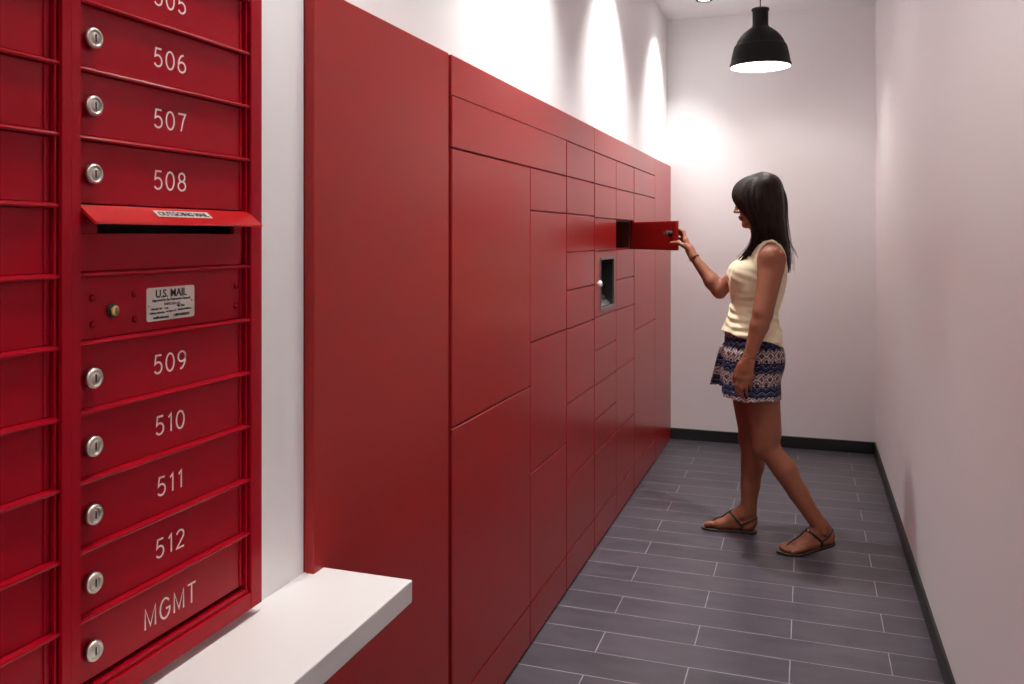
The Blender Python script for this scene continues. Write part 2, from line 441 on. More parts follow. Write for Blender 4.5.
def mailbox_door(root, d0, d1, z0, z1, text=None, lock=True, lab=None):
    a, b_ = z0+.0045, z1-.0035
    d = MB()
    d.box((XD-.006, d0+.0045, a), (XD, d1-.0085, b_), .0007)
    d.box((XD, d1-.0185, a+.001), (XD+.0022, d1-.0160, b_-.001), .0005)     # folded hinge edge
    do = d.build('mailbox_door', M['mailred'], root)
    if lab: do['label'] = lab
    if lock: lock_mesh((XD, d0+.0250, (a+b_)/2-.0020), 0).build('lock', [M['chrome'], M['slot']], do)
    if text:
        t_ = MB()
        if text == 'MGMT': stroke_text(t_, text, .0300, (XD, 1.0345, (z0+z1)/2-.0040), w=.0028, gap=.20, xs=1.08)
        else: stroke_text(t_, text, .0268, (XD, 1.0325, (z0+z1)/2-.0015), w=.0026, gap=.24, xs=1.17)
        t_.build('number' if text != 'MGMT' else 'lettering', M['ink'], do)
    return do
MG = 'red wall mailbox units above the white shelf'
R0, R1 = .8575, 1.2125
mr = thing('mailbox_cabinet', (XD-.15, 1.04, MZ0), 'red mailbox unit numbered 505 to 512 with outgoing mail slot', 'mailbox', MG)
trim(mr, .8425, MY1, R0, R1)
for z0, z1, tx in ((PZ[10],PZ[11],'505'),(PZ[9],PZ[10],'506'),(PZ[8],PZ[9],'507'),(PZ[7],PZ[8],'508'),(PZ[4],PZ[5],'509'),(PZ[3],PZ[4],'510'),(PZ[2],PZ[3],'511'),(PZ[1],PZ[2],'512'),(PZ[0],PZ[1],'MGMT')):
    mailbox_door(mr, R0, R1, z0, z1, tx, True, 'red door marked ' + tx)
rails(mr, R0, R1, [PZ[i] for i in (1,2,3,4,5,6,8,9,10,11)])
# outgoing mail slot panel
p = MB(); z0, z1 = PZ[6]+.0045, PZ[7]-.001; sz0, sz1, sy0, sy1 = 1.3835, 1.402, .895, 1.180
p.box((XD-.006, R0+.0045, z0), (XD, R1-.0085, sz0), .0006); p.box((XD-.006, R0+.0045, sz1), (XD, R1-.0085, z1), .0006)
p.box((XD-.006, R0+.0045, sz0), (XD, sy0, sz1)); p.box((XD-.006, sy1, sz0), (XD, R1-.0085, sz1))
sp = p.build('slot_panel', M['mailred'], mr)
MB().box((XD-.05, sy0, sz0-.003), (XD-.048, sy1, sz1+.003)).build('slot_opening', M['slot'], sp)
fl = MB(); fl.prism([(-.001, 1.4195), (.004, 1.4205), (.0325, 1.3985), (.0330, 1.3955), (.0300, 1.3955), (.002, 1.4165), (-.001, 1.4165)], lambda u, v: (XD+u, R0+.003, v), (0, R1-R0-.003, 0))
fo = fl.build('outgoing_flap', M['flapred'], mr)
fv = Vector((-.0285, 0, .022)).normalized(); fn = Vector((0,1,0)).cross(fv)
pc = Vector((XD+.0165, 1.042, 1.4113)) 
lb = MB(); a0 = pc + fn*.0002
for sgn in (1,):
    q = [a0 + Vector((0,1,0))*sy*.058 + fv*sz*.0070 for sy, sz in ((-1,-1),(1,-1),(1,1),(-1,1))]
    vs = [lb.bm.verts.new(v) for v in q] + [lb.bm.verts.new(v + fn*.0005) for v in q]
    for f in ((0,3,2,1),(4,5,6,7),(0,1,5,4),(1,2,6,5),(2,3,7,6),(3,0,4,7)): lb.bm.faces.new([vs[i] for i in f])
lo = lb.build('slot_label', M['label'], fo)
tm = MB(); add_text(tm, 'OUTGOING MAIL', .0125, a0 + fn*.0008, (0,1,0), fv, off=.0004, width=.106)
tm.build('lettering', M['print'], lo, normals=False)
# postal panel
p = MB(); z0, z1 = PZ[5]+.0045, PZ[6]-.0035
p.box((XD-.006, R0+.0045, z0), (XD, R1-.0085, z1), .0007); p.box((XD, R1-.0185, z0+.001), (XD+.0022, R1-.016, z1-.001), .0005)
pp = p.build('postal_panel', M['mailred'], mr)
for y, z in ((.887,1.298),(.887,1.264),(.961,1.299),(.962,1.264),(1.185,1.298),(1.185,1.265)):
    MB().lathe([(.0048, 0), (.0046, .0014), (.0030, .0030), (.0001, .0036)], (XD, y, z), 'X', 16).build('rivet', M['mailred'], pp)
k = MB(); k.lathe([(.0095, 0), (.0095, .002), (.0088, .0028), (.0001, .0028)], (XD, .920, 1.2795), 'X', 24, 1)
k.lathe([(.0072, .0028), (.0072, .0065), (.0062, .0075), (.0001, .0075)], (XD, .920, 1.2795), 'X', 24, 0)
k.box((XD+.0073, .9193, 1.2755), (XD+.0078, .9207, 1.2835), 0, 1)
k.build('lock', [M['brass'], M['slot']], pp)
def rrect(y0, y1, z0, z1, r, n=5):
    P = []
    for cy, cz, a in ((y1-r, z1-r, 0), (y0+r, z1-r, 90), (y0+r, z0+r, 180), (y1-r, z0+r, 270)):
        for i in range(n+1):
            t_ = math.radians(a + 90*i/n); P.append((cy+r*math.cos(t_), cz+r*math.sin(t_)))
    return P
q = MB(); q.prism(rrect(.984, 1.0845, 1.2575, 1.3055, .004), lambda u, v: (XD, u, v), (.0008, 0, 0))
pl = q.build('approval_plate', M['plate'], pp)
tx = MB(); XT = XD+.0011; cy = 1.0345
add_text(tx, 'U.S. MAIL', .0160, (XT, cy, 1.2965), (0,1,0), (0,0,1), off=.0003, width=.0650)
add_text(tx, 'Approved by the Postmaster General', .0052, (XT, cy, 1.2866), (0,1,0), (0,0,1), off=.0001, width=.080)
add_text(tx, 'USPS-STD-4C', .0054, (XT, cy+.002, 1.2806), (0,1,0), (0,0,1), width=.034)
add_text(tx, 'Model 4C', .0046, (XT, 1.0042, 1.2748), (0,1,0), (0,0,1), off=.0001, width=.022)
add_text(tx, 'Lot', .0046, (XT, 1.0240, 1.2750), (0,1,0), (0,0,1), off=.0001, width=.007)
add_text(tx, 'Mfg. Date', .0046, (XT, 1.0540, 1.2762), (0,1,0), (0,0,1), off=.0001, width=.016)
add_text(tx, 'Salsbury Industries', .0046, (XT, 1.0050, 1.2687), (0,1,0), (0,0,1), off=.0001, width=.030)
add_text(tx, 'Los Angeles, CA', .0044, (XT, 1.0335, 1.2695), (0,1,0), (0,0,1), width=.021)
add_text(tx, 'Apartment Mailboxes', .0044, (XT, 1.0625, 1.2705), (0,1,0), (0,0,1), width=.030)
add_text(tx, 'mailboxes.com', .0052, (XT, 1.0125, 1.2622), (0,1,0), (0,0,1), off=.0002, width=.031)
add_text(tx, '1-800-MAILBOX', .0052, (XT, 1.0560, 1.2632), (0,1,0), (0,0,1), off=.0002, width=.034)
tx.build('lettering', M['print'], pl, normals=False)
for y, z in ((.9885, 1.2805), (1.0790, 1.2830)):
    MB().lathe([(.0022, .0008), (.0020, .0014), (.0001, .0020)], (XD, y, z), 'X', 12).build('rivet', M['chrome'], pl)
# left unit
L0, L1 = .4765, .8285
ml = thing('mailbox_cabinet', (XD-.15, .645, MZ0), 'red mailbox unit cut off by the left edge, plain doors without visible numbers', 'mailbox', MG)
trim(ml, MY0, .8424, L0, L1)
for z0, z1 in zip(PZ, PZ[1:]): mailbox_door(ml, L0, L1, z0, z1, None, False)
rails(ml, L0, L1, PZ[1:])

# ------------------------------------------------------------------ lamps
def add_light(name, kind, loc, power, color, **kw):
    l = bpy.data.lights.new(name, kind); l.energy = power; l.color = color
    for a, v in kw.items(): setattr(l, a, v)
    o = bpy.data.objects.new(name, l); COL.objects.link(o); o.location = loc
    return o
DG = 'recessed ceiling spotlights along the locker wall'
XS = -.600
SPOT = 95
for i, y in enumerate((5.40, 4.03, 2.66, 1.29, -.08, -1.35)):
    r = thing('ceiling_spotlight', (XS, y, ZC), 'small black recessed spotlight with glowing lens above the far locker end' if i == 0 else 'recessed black ceiling spotlight above the lockers, out of the picture', 'ceiling light', DG)
    k = MB(); k.lathe([(.052, 0), (.052, -.012), (.050, -.014), (.040, -.014), (.038, -.012), (.036, .0)], (XS, y, ZC), 'Z', 32, smooth=False)
    k.build('housing', M['lampblack'], r)
    MB().lathe([(.0001, -.006), (.034, -.006), (.034, -.001), (.0001, -.001)], (XS, y, ZC), 'Z', 24).build('lens', M['lens'], r)
    sp_ = add_light('spot_beam', 'SPOT', (0, 0, -.018), (46, 88, 88, 36, 24, 20)[i], (1, .98, .96), spot_size=math.radians(92), spot_blend=1.0, shadow_soft_size=.05)
    sp_.parent = r; sp_.rotation_euler = (0, math.radians(10 if i else 14), 0)
XP = -.256
PG = 'bell shaped pendant lamps along the corridor'
for i, y in enumerate((5.18, 2.0, -1.1)):  # first lamp is the visible one; the others are unseen, added for fill light
    r = thing('pendant_lamp', (XP, y, 2.362), 'black bell shaped pendant lamp hanging from the ceiling above the corridor end' if i == 0 else 'unseen black pendant lamp added above the corridor for fill light', 'lamp', PG)
    z = 2.362; S = 1.0
    prof = [(.0480,.338),(.0500,.336),(.0505,.328),(.0470,.322),(.0445,.318),(.0445,.255),(.0450,.240),(.0520,.228),(.0700,.216),
            (.0930,.198),(.1130,.176),(.1290,.152),(.1400,.128),(.1420,.124),(.1460,.122),(.1500,.112),(.1600,.072),(.1660,.036),(.1690,.020),(.1725,.016),(.1740,.008),(.1725,.000),(.1690,-.002)]
    inn = [(.1670,.000),(.1640,.006),(.1620,.034),(.1560,.070),(.1460,.110),(.1360,.126),(.1250,.150),(.1090,.173),(.0900,.194),(.0660,.211),(.0001,.214)]
    k = MB(); k.lathe([(.0001,.338)] + prof, (XP, y, z), 'Z', 48, cap=False)
    k.build('shade', M['lampblack'], r)
    MB().lathe([(.1690,-.002)] + inn, (XP, y, z), 'Z', 48, cap=False).build('inner_shade', M['lampwhite'], r)
    MB().lathe([(.0001,.045),(.020,.048),(.030,.060),(.0325,.075),(.028,.092),(.018,.108),(.014,.125),(.014,.200)], (XP, y, z), 'Z', 24).build('bulb', M['bulb'] if i == 0 else M['bulb_fill'], r)
    MB().tube([(XP, y, z+.335), (XP, y, ZC-.022)], .0032, 8).build('cord', M['lampblack'], r)
    MB().lathe([(.045, 0), (.045, -.018), (.040, -.024), (.0001, -.024)], (XP, y, ZC), 'Z', 28).build('ceiling_rose', M['lampblack'], r)
w_ = bpy.data.worlds.new('world'); SC.world = w_; w_.use_nodes = True
w_.node_tree.nodes['Background'].inputs[0].default_value = (.05, .05, .05, 1)
vs_ = SC.view_settings; vs_.view_transform = 'Standard'; vs_.look = 'None'; vs_.gamma = 1; vs_.use_curve_mapping = False
vs_.exposure = 1.27
cy_ = SC.cycles
cy_.max_bounces = 16; cy_.diffuse_bounces = 10; cy_.glossy_bounces = 4; cy_.caustics_reflective = False; cy_.caustics_refractive = False
cy_.sample_clamp_indirect = 4

# ================================================================== the person
import openvdb
class Field:
    """signed distance field on a regular grid, smooth unions of tapered limbs and ellipsoids"""
    def __init__(s, lo, hi, h):
        s.h = h; s.lo = np.array(lo, float)
        s.n = [int(math.ceil((hi[i]-lo[i])/h))+1 for i in range(3)]
        s.a = np.full(s.n, .05, np.float32)
    def sl(s, lo, hi, pad):
        i0 = [max(0, int((lo[i]-pad-s.lo[i])/s.h)) for i in range(3)]
        i1 = [min(s.n[i], int((hi[i]+pad-s.lo[i])/s.h)+2) for i in range(3)]
        S = tuple(slice(a, b) for a, b in zip(i0, i1))
        g = [s.lo[i] + s.h*np.arange(i0[i], i1[i]) for i in range(3)]
        X = g[0][:, None, None].astype(np.float32); Y = g[1][None, :, None].astype(np.float32); Z = g[2][None, None, :].astype(np.float32)
        return S, X, Y, Z
    def put(s, S, d, k, op):
        a = s.a[S]
        if op == 'u':
            if k > 0:
                hh = np.clip(.5 + .5*(a-d)/k, 0, 1); s.a[S] = a*(1-hh) + d*hh - k*hh*(1-hh)
            else: s.a[S] = np.minimum(a, d)
        elif op == 's':
            d = -d
            if k > 0:
                hh = np.clip(.5 - .5*(a-d)/k, 0, 1); s.a[S] = a*(1-hh) + d*hh + k*hh*(1-hh)
            else: s.a[S] = np.maximum(a, d)
    def cone(s, p, q, r1, r2, k=.02, sq=None, op='u'):
        """tapered round limb; sq=(dir, f): radius along dir multiplied by f"""
        p = np.array(p, float); q = np.array(q, float)
        R = max(r1, r2)*(max(1, sq[1]) if sq else 1)
        S, X, Y, Z = s.sl(np.minimum(p, q)-R, np.maximum(p, q)+R, k+.02)
        dx, dy, dz = X-p[0], Y-p[1], Z-p[2]; e = q-p
        if sq:
            D = np.array(sq[0], float); D /= np.linalg.norm(D); g = 1/sq[1]-1
            c = (dx*D[0]+dy*D[1]+dz*D[2])*g
            dx, dy, dz = dx+D[0]*c, dy+D[1]*c, dz+D[2]*c
            e = e + D*(e@D)*g
        L2 = e@e + 1e-12
        t = np.clip((dx*e[0]+dy*e[1]+dz*e[2])/L2, 0, 1)
        d = np.sqrt((dx-e[0]*t)**2+(dy-e[1]*t)**2+(dz-e[2]*t)**2) - (r1+(r2-r1)*t)
        if sq: d = d*min(1, sq[1])
        s.put(S, d, k, op)
    def ell(s, c, r, k=.02, axes=None, op='u'):
        c = np.array(c, float); R = max(r)
        S, X, Y, Z = s.sl(c-R, c+R, k+.02)
        A = np.array(axes if axes is not None else np.eye(3), float)
        v = [((X-c[0])*A[i][0]+(Y-c[1])*A[i][1]+(Z-c[2])*A[i][2])/r[i] for i in range(3)]
        k0 = np.sqrt(v[0]**2+v[1]**2+v[2]**2); k1 = np.sqrt((v[0]/r[0])**2+(v[1]/r[1])**2+(v[2]/r[2])**2)+1e-9
        s.put(S, k0*(k0-1)/k1, k, op)
    def chain(s, pts, rs, k=.006, sq=None):
        for i in range(len(pts)-1): s.cone(pts[i], pts[i+1], rs[i], rs[i+1], k, sq)
    def copy(s):
        o = Field.__new__(Field); o.h, o.lo, o.n = s.h, s.lo.copy(), list(s.n); o.a = s.a.copy(); return o
    def crop(s, lo, hi):
        S, X, Y, Z = s.sl(np.array(lo), np.array(hi), 0)
        o = Field.__new__(Field); o.h = s.h; o.a = s.a[S].copy(); o.n = list(o.a.shape)
        o.lo = np.array([X.flat[0], Y.flat[0], Z.flat[0]], float); return o
    def xyz(s):
        g = [(s.lo[i]+s.h*np.arange(s.n[i])).astype(np.float32) for i in range(3)]
        return g[0][:, None, None], g[1][None, :, None], g[2][None, None, :]
    def at(s, p):
        q = (np.array(p)-s.lo)/s.h; i = np.clip(q.astype(int), 0, np.array(s.n)-2); f = q-i; v = 0
        for a in (0, 1):
            for b_ in (0, 1):
                for c_ in (0, 1):
                    v += s.a[i[0]+a, i[1]+b_, i[2]+c_]*(f[0] if a else 1-f[0])*(f[1] if b_ else 1-f[1])*(f[2] if c_ else 1-f[2])
        return float(v)
    def project(s, p, off=.002, it=8):
        p = np.array(p, float); e = s.h
        for _ in range(it):
            g = np.array([s.at(p+np.eye(3)[i]*e)-s.at(p-np.eye(3)[i]*e) for i in range(3)])/(2*e)
            n = np.linalg.norm(g)
            if n < 1e-4: break
            p = p - g/n*(s.at(p)-off)*.8
        return p
    def mesh(s, name, m, parent, smooth=2, adapt=0.0):
        g = openvdb.FloatGrid(background=.05)
        g.copyFromArray(np.ascontiguousarray(np.pad(s.a, 1, constant_values=.05)))
        g.transform = openvdb.createLinearTransform(voxelSize=s.h)
        pts, tris, quads = g.convertToPolygons(isovalue=0.0, adaptivity=adapt)
        pts = np.array(pts) + s.lo - s.h
        off = wloc(parent); pts = pts - np.array(off)
        faces = [list(map(int, q)) for q in quads] + [list(map(int, t)) for t in tris]
        me = bpy.data.meshes.new(name); me.from_pydata(pts.tolist(), [], faces)
        bm = bmesh.new(); bm.from_mesh(me)
        # drop crumbs
        seen = set(); comps = []
        bm.verts.ensure_lookup_table()
        for v in bm.verts:
            if v.index in seen: continue
            st = [v]; seen.add(v.index); cm = []
            while st:
                x = st.pop(); cm.append(x)
                for e_ in x.link_edges:
                    y = e_.other_vert(x)
                    if y.index not in seen: seen.add(y.index); st.append(y)
            comps.append(cm)
        if comps:
            mx = max(len(c_) for c_ in comps)
            kill = [v for c_ in comps if len(c_) < max(60, mx*.02) for v in c_]
            bmesh.ops.delete(bm, geom=kill, context='VERTS')
        for _ in range(smooth): bmesh.ops.smooth_vert(bm, verts=bm.verts, factor=.5, use_axis_x=True, use_axis_y=True, use_axis_z=True)
        for f in bm.faces: f.smooth = True
        bmesh.ops.recalc_face_normals(bm, faces=bm.faces)
        bm.to_mesh(me); bm.free()
        return link(name, me, m, parent)

def V3(*a): return np.array(a, float)
def nrm(v): v = np.array(v, float); return v/np.linalg.norm(v)
PO = (-.20, 4.02, 0)
person = thing('person', PO, 'woman in cream tank top and patterned shorts holding an open locker door', 'person')

# --- materials
M['skin'] = mat('skin', (.27, .092, .048), .55, spec=.4, var=(14, .07))
bs = M['skin'].node_tree.nodes['Principled BSDF']
bs.inputs['Subsurface Weight'].default_value = .06; bs.inputs['Subsurface Radius'].default_value = (.02, .008, .004); bs.inputs['Subsurface Scale'].default_value = .5
M['lip'] = mat('lip', (.24, .055, .04), .45)
M['nail'] = mat('nail', (.60, .36, .28), .3)
M['cream'] = mat('cream_cotton', (.74, .66, .46), .85, spec=.2, bump=(700, .15, .0006))
M['leather'] = mat('black_leather', (.012, .010, .010), .45)
M['soleb'] = mat('sole_brown', (.10, .055, .035), .6)
M['thread'] = mat('brown_thread', (.12, .035, .015), .7)
M['eye'] = mat('eye_white', (.75, .72, .68), .15)
M['iris'] = mat('iris_dark', (.03, .015, .01), .1)
def hair_mat():
    m = bpy.data.materials.new('dark_brown_hair'); m.use_nodes = True; nt = m.node_tree; L = nt.links.new; N = nt.nodes.new
    b = nt.nodes['Principled BSDF']; tc = N('ShaderNodeTexCoord'); mp = N('ShaderNodeMapping'); mp.inputs['Scale'].default_value = (220, 220, 5)
    n = N('ShaderNodeTexNoise'); n.inputs['Scale'].default_value = 1; n.inputs['Detail'].default_value = 2
    cr = N('ShaderNodeValToRGB'); cr.color_ramp.elements[0].position = .35; cr.color_ramp.elements[0].color = (.006, .0035, .003, 1)
    cr.color_ramp.elements[1].position = .75; cr.color_ramp.elements[1].color = (.030, .014, .009, 1)
    bp = N('ShaderNodeBump'); bp.inputs['Strength'].default_value = .2; bp.inputs['Distance'].default_value = .001
    L(tc.outputs['Object'], mp.inputs['Vector']); L(mp.outputs['Vector'], n.inputs['Vector']); L(n.outputs['Fac'], cr.inputs['Fac'])
    L(cr.outputs['Color'], b.inputs['Base Color']); L(n.outputs['Fac'], bp.inputs['Height']); L(bp.outputs['Normal'], b.inputs['Normal'])
    b.inputs['Roughness'].default_value = .5; b.inputs['Specular IOR Level'].default_value = .16
    return m
M['hair'] = hair_mat()

# --- torso (also the base of the tank top)
TF = nrm((-.975, -.22, 0)); TS = np.array((-TF[1], TF[0], 0))      # facing, and her left (towards the camera)
if TS[1] > 0: TS = -TS
UP = V3(0, 0, 1)
AX = [TF, TS, UP]
LSH, RSH = V3(-.143, 3.862, 1.284), V3(-.215, 4.135, 1.290)
body = Field((-.70, 3.68, -.004), (.19, 4.36, 1.70), .0035)
def torso(g):
    g.ell((-.190, 4.0, 1.205), (.098, .132, .155), .02, AX)               # rib cage
    g.ell((-.172, 4.0, 1.265), (.070, .140, .075), .04, AX)               # shoulder girdle
    for s_ in (-1, 1):
        c = V3(-.190, 4.0, 1.207) + TF*.083 + TS*s_*.062
        g.ell(c, (.056, .058, .058), .03, AX)
    g.ell((-.222, 4.0, 1.085), (.092, .116, .13), .05, AX)                # waist
    g.ell((-.238, 4.0, .955), (.108, .140, .115), .05, AX)                # belly
    g.ell((-.228, 4.0, .865), (.112, .158, .10), .05, AX)                 # pelvis
    for s_ in (-1, 1):
        g.ell(V3(-.210, 4.0, .825) - TF*.026 + TS*s_*.070, (.068, .076, .085), .04, AX)
torso(body)
torsof = body.copy()
# neck, shoulders
NB = V3(-.165, 4.0, 1.315)
body.cone(NB, (-.197, 4.0, 1.445), .050, .047, .03)
for q in (LSH, RSH):
    body.cone(NB+V3(0, 0, .004), q+V3(0, 0, .004), .040, .042, .04)
    body.cone(V3(-.17, 4.0, 1.37), q+V3(0, 0, .010), .018, .022, .05)
# legs
RK, RA = V3(-.242, 4.105, .445), V3(-.262, 4.130, .095)
LK, LA = V3(-.172, 3.930, .462), V3(.040, 3.958, .130)
RH, LH = V3(-.270, 4.080, .835), V3(-.214, 3.922, .835)
body.cone(RH, RK+V3(0,0,.02), .090, .055, .04); body.cone(LH, LK+V3(0,0,.02), .093, .056, .04)
body.cone(RH+V3(.012,0,-.06), RK+V3(.006,0,.06), .080, .050, .03); body.cone(LH+V3(.004,0,-.06), LK+V3(.008,0,.06), .086, .056, .03)
def shin(K, A, back, fwd):
    K = np.array(K); A = np.array(A); ax = nrm(A-K)
    b_ = np.array(back, float); b_ = nrm(b_ - ax*(b_@ax))
    body.cone(K, A, .047, .0265, .02)
    c0 = K + (A-K)*.14 + b_*.010; c1 = K + (A-K)*.34 + b_*.018; c2 = K + (A-K)*.62 + b_*.010
    body.chain([c0, c1, c2, A-(A-K)*.06+b_*.008], [.036, .0405, .032, .024], .03)
    body.ell(K - b_*.026 + ax*.006, (.026, .030, .036), .03)           # knee cap
    body.cone(K+(A-K)*.92+b_*.018, A+b_*.028+V3(0,0,-.035), .014, .016, .02)   # heel tendon
shin(RK, RA, (1, 0, 0), None); shin(LK, LA, (1, .15, 0), None)
# feet
class Foot:
    def __init__(s, heel, d, lift, med):
        s.h = V3(*heel); s.d = nrm((*d, 0)); s.m = np.array([-s.d[1], s.d[0], 0])*1.0
        if s.m[1]*med < 0: s.m = -s.m
        s.lift = lift
    def base(s, t): return s.lift*max(0, 1-t/.165)**1.25 + .010
    def P(s, t, sd, u): return s.h + s.d*t + s.m*sd + UP*(u+s.base(t))
def foot(F):
    c = lambda a, b_, r1, r2, k=.02, sq=None: body.cone(F.P(*a), F.P(*b_), r1, r2, k, sq)
    c((.028, 0, .030), (.034, 0, .030), .029, .029)
    c((.030, 0, .045), (.058, 0, .085), .028, .031)
    c((.052, 0, .078), (.105, .003, .050), .030, .026, .02)
    c((.095, .004, .052), (.160, .008, .026), .026, .019, .02, (F.m, 1.35))
    c((.035, -.008, .022), (.160, -.018, .017), .023, .019, .02)
    c((.035, .006, .024), (.165, .018, .018), .021, .020, .02)
    c((.060, .027, .072), (.060, .030, .070), .010, .010, .012); c((.052, -.027, .064), (.052, -.030, .062), .010, .010, .012)
    tips = [(.019, .234, .0125), (.0015, .229, .0092), (-.0135, .222, .0088), (-.0265, .212, .0085), (-.0385, .199, .0085)]
    for i, (sd, t, r) in enumerate(tips):
        body.cone(F.P(t-.055, sd*.92, .018), F.P(t-.024, sd, r+.006), r+.003, r+.0005, .008)
        body.cone(F.P(t-.024, sd, r+.006), F.P(t-r, sd*1.02, r+.0005), r+.0004, r, .002)
FR = Foot((-.226, 4.138, 0), (-1, -.03), 0, -1)
FL = Foot((.110, 3.984, 0), (-.945, -.33), .040, 1)
foot(FR); foot(FL)
# left arm hanging
LE, LW = V3(-.178, 3.803, 1.045), V3(-.236, 3.787, .853)
body.ell(LSH+V3(.002, .000, -.010), (.050, .038, .052), .02)
body.cone(LSH+V3(0, .004, -.01), LE, .043, .034, .025, (V3(1,0,0), 1.14))
body.cone(LSH+V3(.004, -.002, -.06), LE+V3(0,0,.02), .036, .032, .03)
body.cone(LE, LE+(LW-LE)*.25, .034, .035, .02); body.cone(LE+(LW-LE)*.25, LW, .034, .0215, .02, (V3(1,0,0), 1.12))
# left hand: knuckles in a row along X, fingers lightly curled
body.cone(LW, (-.250, 3.787, .812), .022, .022, .012, (V3(1,0,0), 1.25))
body.cone((-.238, 3.788, .835), (-.240, 3.786, .776), .017, .0135, .012, (V3(1,0,0), 1.1))
body.cone((-.256, 3.787, .832), (-.258, 3.785, .776), .018, .0135, .012)
body.cone((-.268, 3.788, .825), (-.276, 3.786, .778), .0165, .0135, .012)
body.cone((-.228, 3.790, .828), (-.226, 3.788, .782), .015, .012, .012)
def finger(pts, r, k=.0035):
    n = len(pts); rs = [r*(1-.10*i) for i in range(n)]
    for i in range(n-1): body.cone(pts[i], pts[i+1], rs[i], rs[i+1], k if i else .010)
finger([V3(-.277, 3.786, .780), V3(-.284, 3.787, .742), V3(-.284, 3.796, .717), V3(-.279, 3.805, .700)], .0098)
finger([V3(-.260, 3.785, .776), V3(-.266, 3.786, .732), V3(-.265, 3.797, .705), V3(-.261, 3.807, .688)], .0100)
finger([V3(-.242, 3.786, .777), V3(-.247, 3.788, .736), V3(-.246, 3.799, .711), V3(-.243, 3.808, .695)], .0094)
finger([V3(-.226, 3.788, .783), V3(-.229, 3.791, .751), V3(-.228, 3.800, .732), V3(-.226, 3.808, .719)], .0084)
finger([V3(-.262, 3.792, .828), V3(-.284, 3.799, .802), V3(-.294, 3.805, .775), V3(-.296, 3.809, .752)], .0125, .008)
# right arm reaching to the door
RE, RW = V3(-.392, 4.152, 1.122), V3(-.519, 4.190, 1.282)
body.ell(RSH+V3(-.004, .0, -.012), (.050, .038, .052), .02)
body.cone(RSH+V3(0, 0, -.01), RE, .044, .032, .025)
body.cone(RE, RE+(RW-RE)*.26, .0325, .0350, .02); body.cone(RE+(RW-RE)*.26, RW, .0350, .0200, .02)
body.cone(RE+V3(.004, 0, -.012), RE, .022, .026, .015)
BY = nrm((-.30, .95, -.10))                      # index to little finger
k0 = V3(-0.5590, 4.214, 1.360)
body.cone(RW, (-.536, 4.208, 1.315), .020, .021, .012, (BY, 1.2))
for i, u in enumerate((0, .019, .038, .056)):
    q = V3(-.557+.002*i, 4.212, 1.360-.003*i*i*.6) + BY*u*.98
    body.cone(V3(-0.5270, 4.192, 1.300)+BY*(u*.55), q, .0155, .0125, .012)
finger([V3(-0.5560, 4.214, 1.360), V3(-0.5700, 4.236, 1.400), V3(-0.5900, 4.252, 1.411), V3(-0.6065, 4.2625, 1.402)], .0096)
finger([V3(-0.5610, 4.233, 1.358), V3(-0.5770, 4.256, 1.399), V3(-0.5970, 4.268, 1.407), V3(-0.6160, 4.276, 1.396)], .0098)
finger([V3(-0.5650, 4.252, 1.352), V3(-0.5850, 4.274, 1.386), V3(-0.6050, 4.283, 1.392), V3(-0.6230, 4.286, 1.381)], .0092)
finger([V3(-0.5690, 4.269, 1.342), V3(-0.5890, 4.288, 1.366), V3(-0.6070, 4.294, 1.369), V3(-0.6230, 4.297, 1.360)], .0082)
finger([V3(-0.5340, 4.192, 1.312), V3(-0.5630, 4.184, 1.335), V3(-0.5910, 4.190, 1.347), V3(-0.6265, 4.2085, 1.345)], .0125, .008)

# --- head
HT = math.radians(12)
HF = V3(-math.cos(HT), 0, -math.sin(HT)); HU = V3(-math.sin(HT), 0, math.cos(HT)); HS = V3(0, -1, 0)
HC = V3(-.200, 4.0, 1.550); HX = [HF, HS, HU]
def hp(f, s_, u): return HC + HF*f + HS*s_ + HU*u
body.ell(hp(.003, 0, .018), (.093, .073, .090), .01, HX)
body.ell(hp(.045, 0, -.030), (.052, .056, .082), .02, HX)
body.ell(hp(.050, 0, .040), (.046, .058, .045), .02, HX)
for s_ in (-1, 1):
    body.cone(hp(.005, s_*.047, -.050), hp(.020, s_*.043, -.078), .018, .016, .02)
    body.cone(hp(.020, s_*.043, -.078), hp(.082, s_*.010, -.102), .015, .014, .015)
    body.ell(hp(.072, s_*.034, -.035), (.020, .020, .022), .015, HX)
    body.ell(hp(.088, s_*.026, .024), (.010, .022, .008), .010, HX)
    body.ell(hp(.000, s_*.072, -.012), (.017, .008, .030), .006, HX)
body.ell(hp(.086, 0, -.104), (.015, .017, .013), .012, HX)
body.cone(hp(.050, 0, -.07), hp(.090, 0, -.068), .030, .016, .015)
for s_ in (-1, 1): body.ell(hp(.104, s_*.031, .001), (.011, .015, .009), .010, HX, 's')
body.cone(hp(.092, 0, .015), hp(.113, 0, -.034), .0075, .0085, .008)
body.ell(hp(.117, 0, -.037), (.0095, .0095, .008), .006, HX)
for s_ in (-1, 1):
    body.ell(hp(.106, s_*.0115, -.041), (.009, .006, .0065), .005, HX)
    body.ell(hp(.108, s_*.006, -.0475), (.004, .003, .003), .002, HX, 's')
body.ell(hp(.1005, 0, -.0645), (.0100, .0215, .0055), .005, HX)
body.ell(hp(.0990, 0, -.0750), (.0100, .0185, .0058), .004, HX)
body.ell(hp(.1110, 0, -.0696), (.0060, .022, .0014), .002, HX, 's')
body.cone(hp(.0, 0, -.045), NB+V3(-.01, 0, .03), .050, .050, .03)
bo = body.mesh('body', [M['skin'], M['lip'], M['nail']], person, smooth=2)
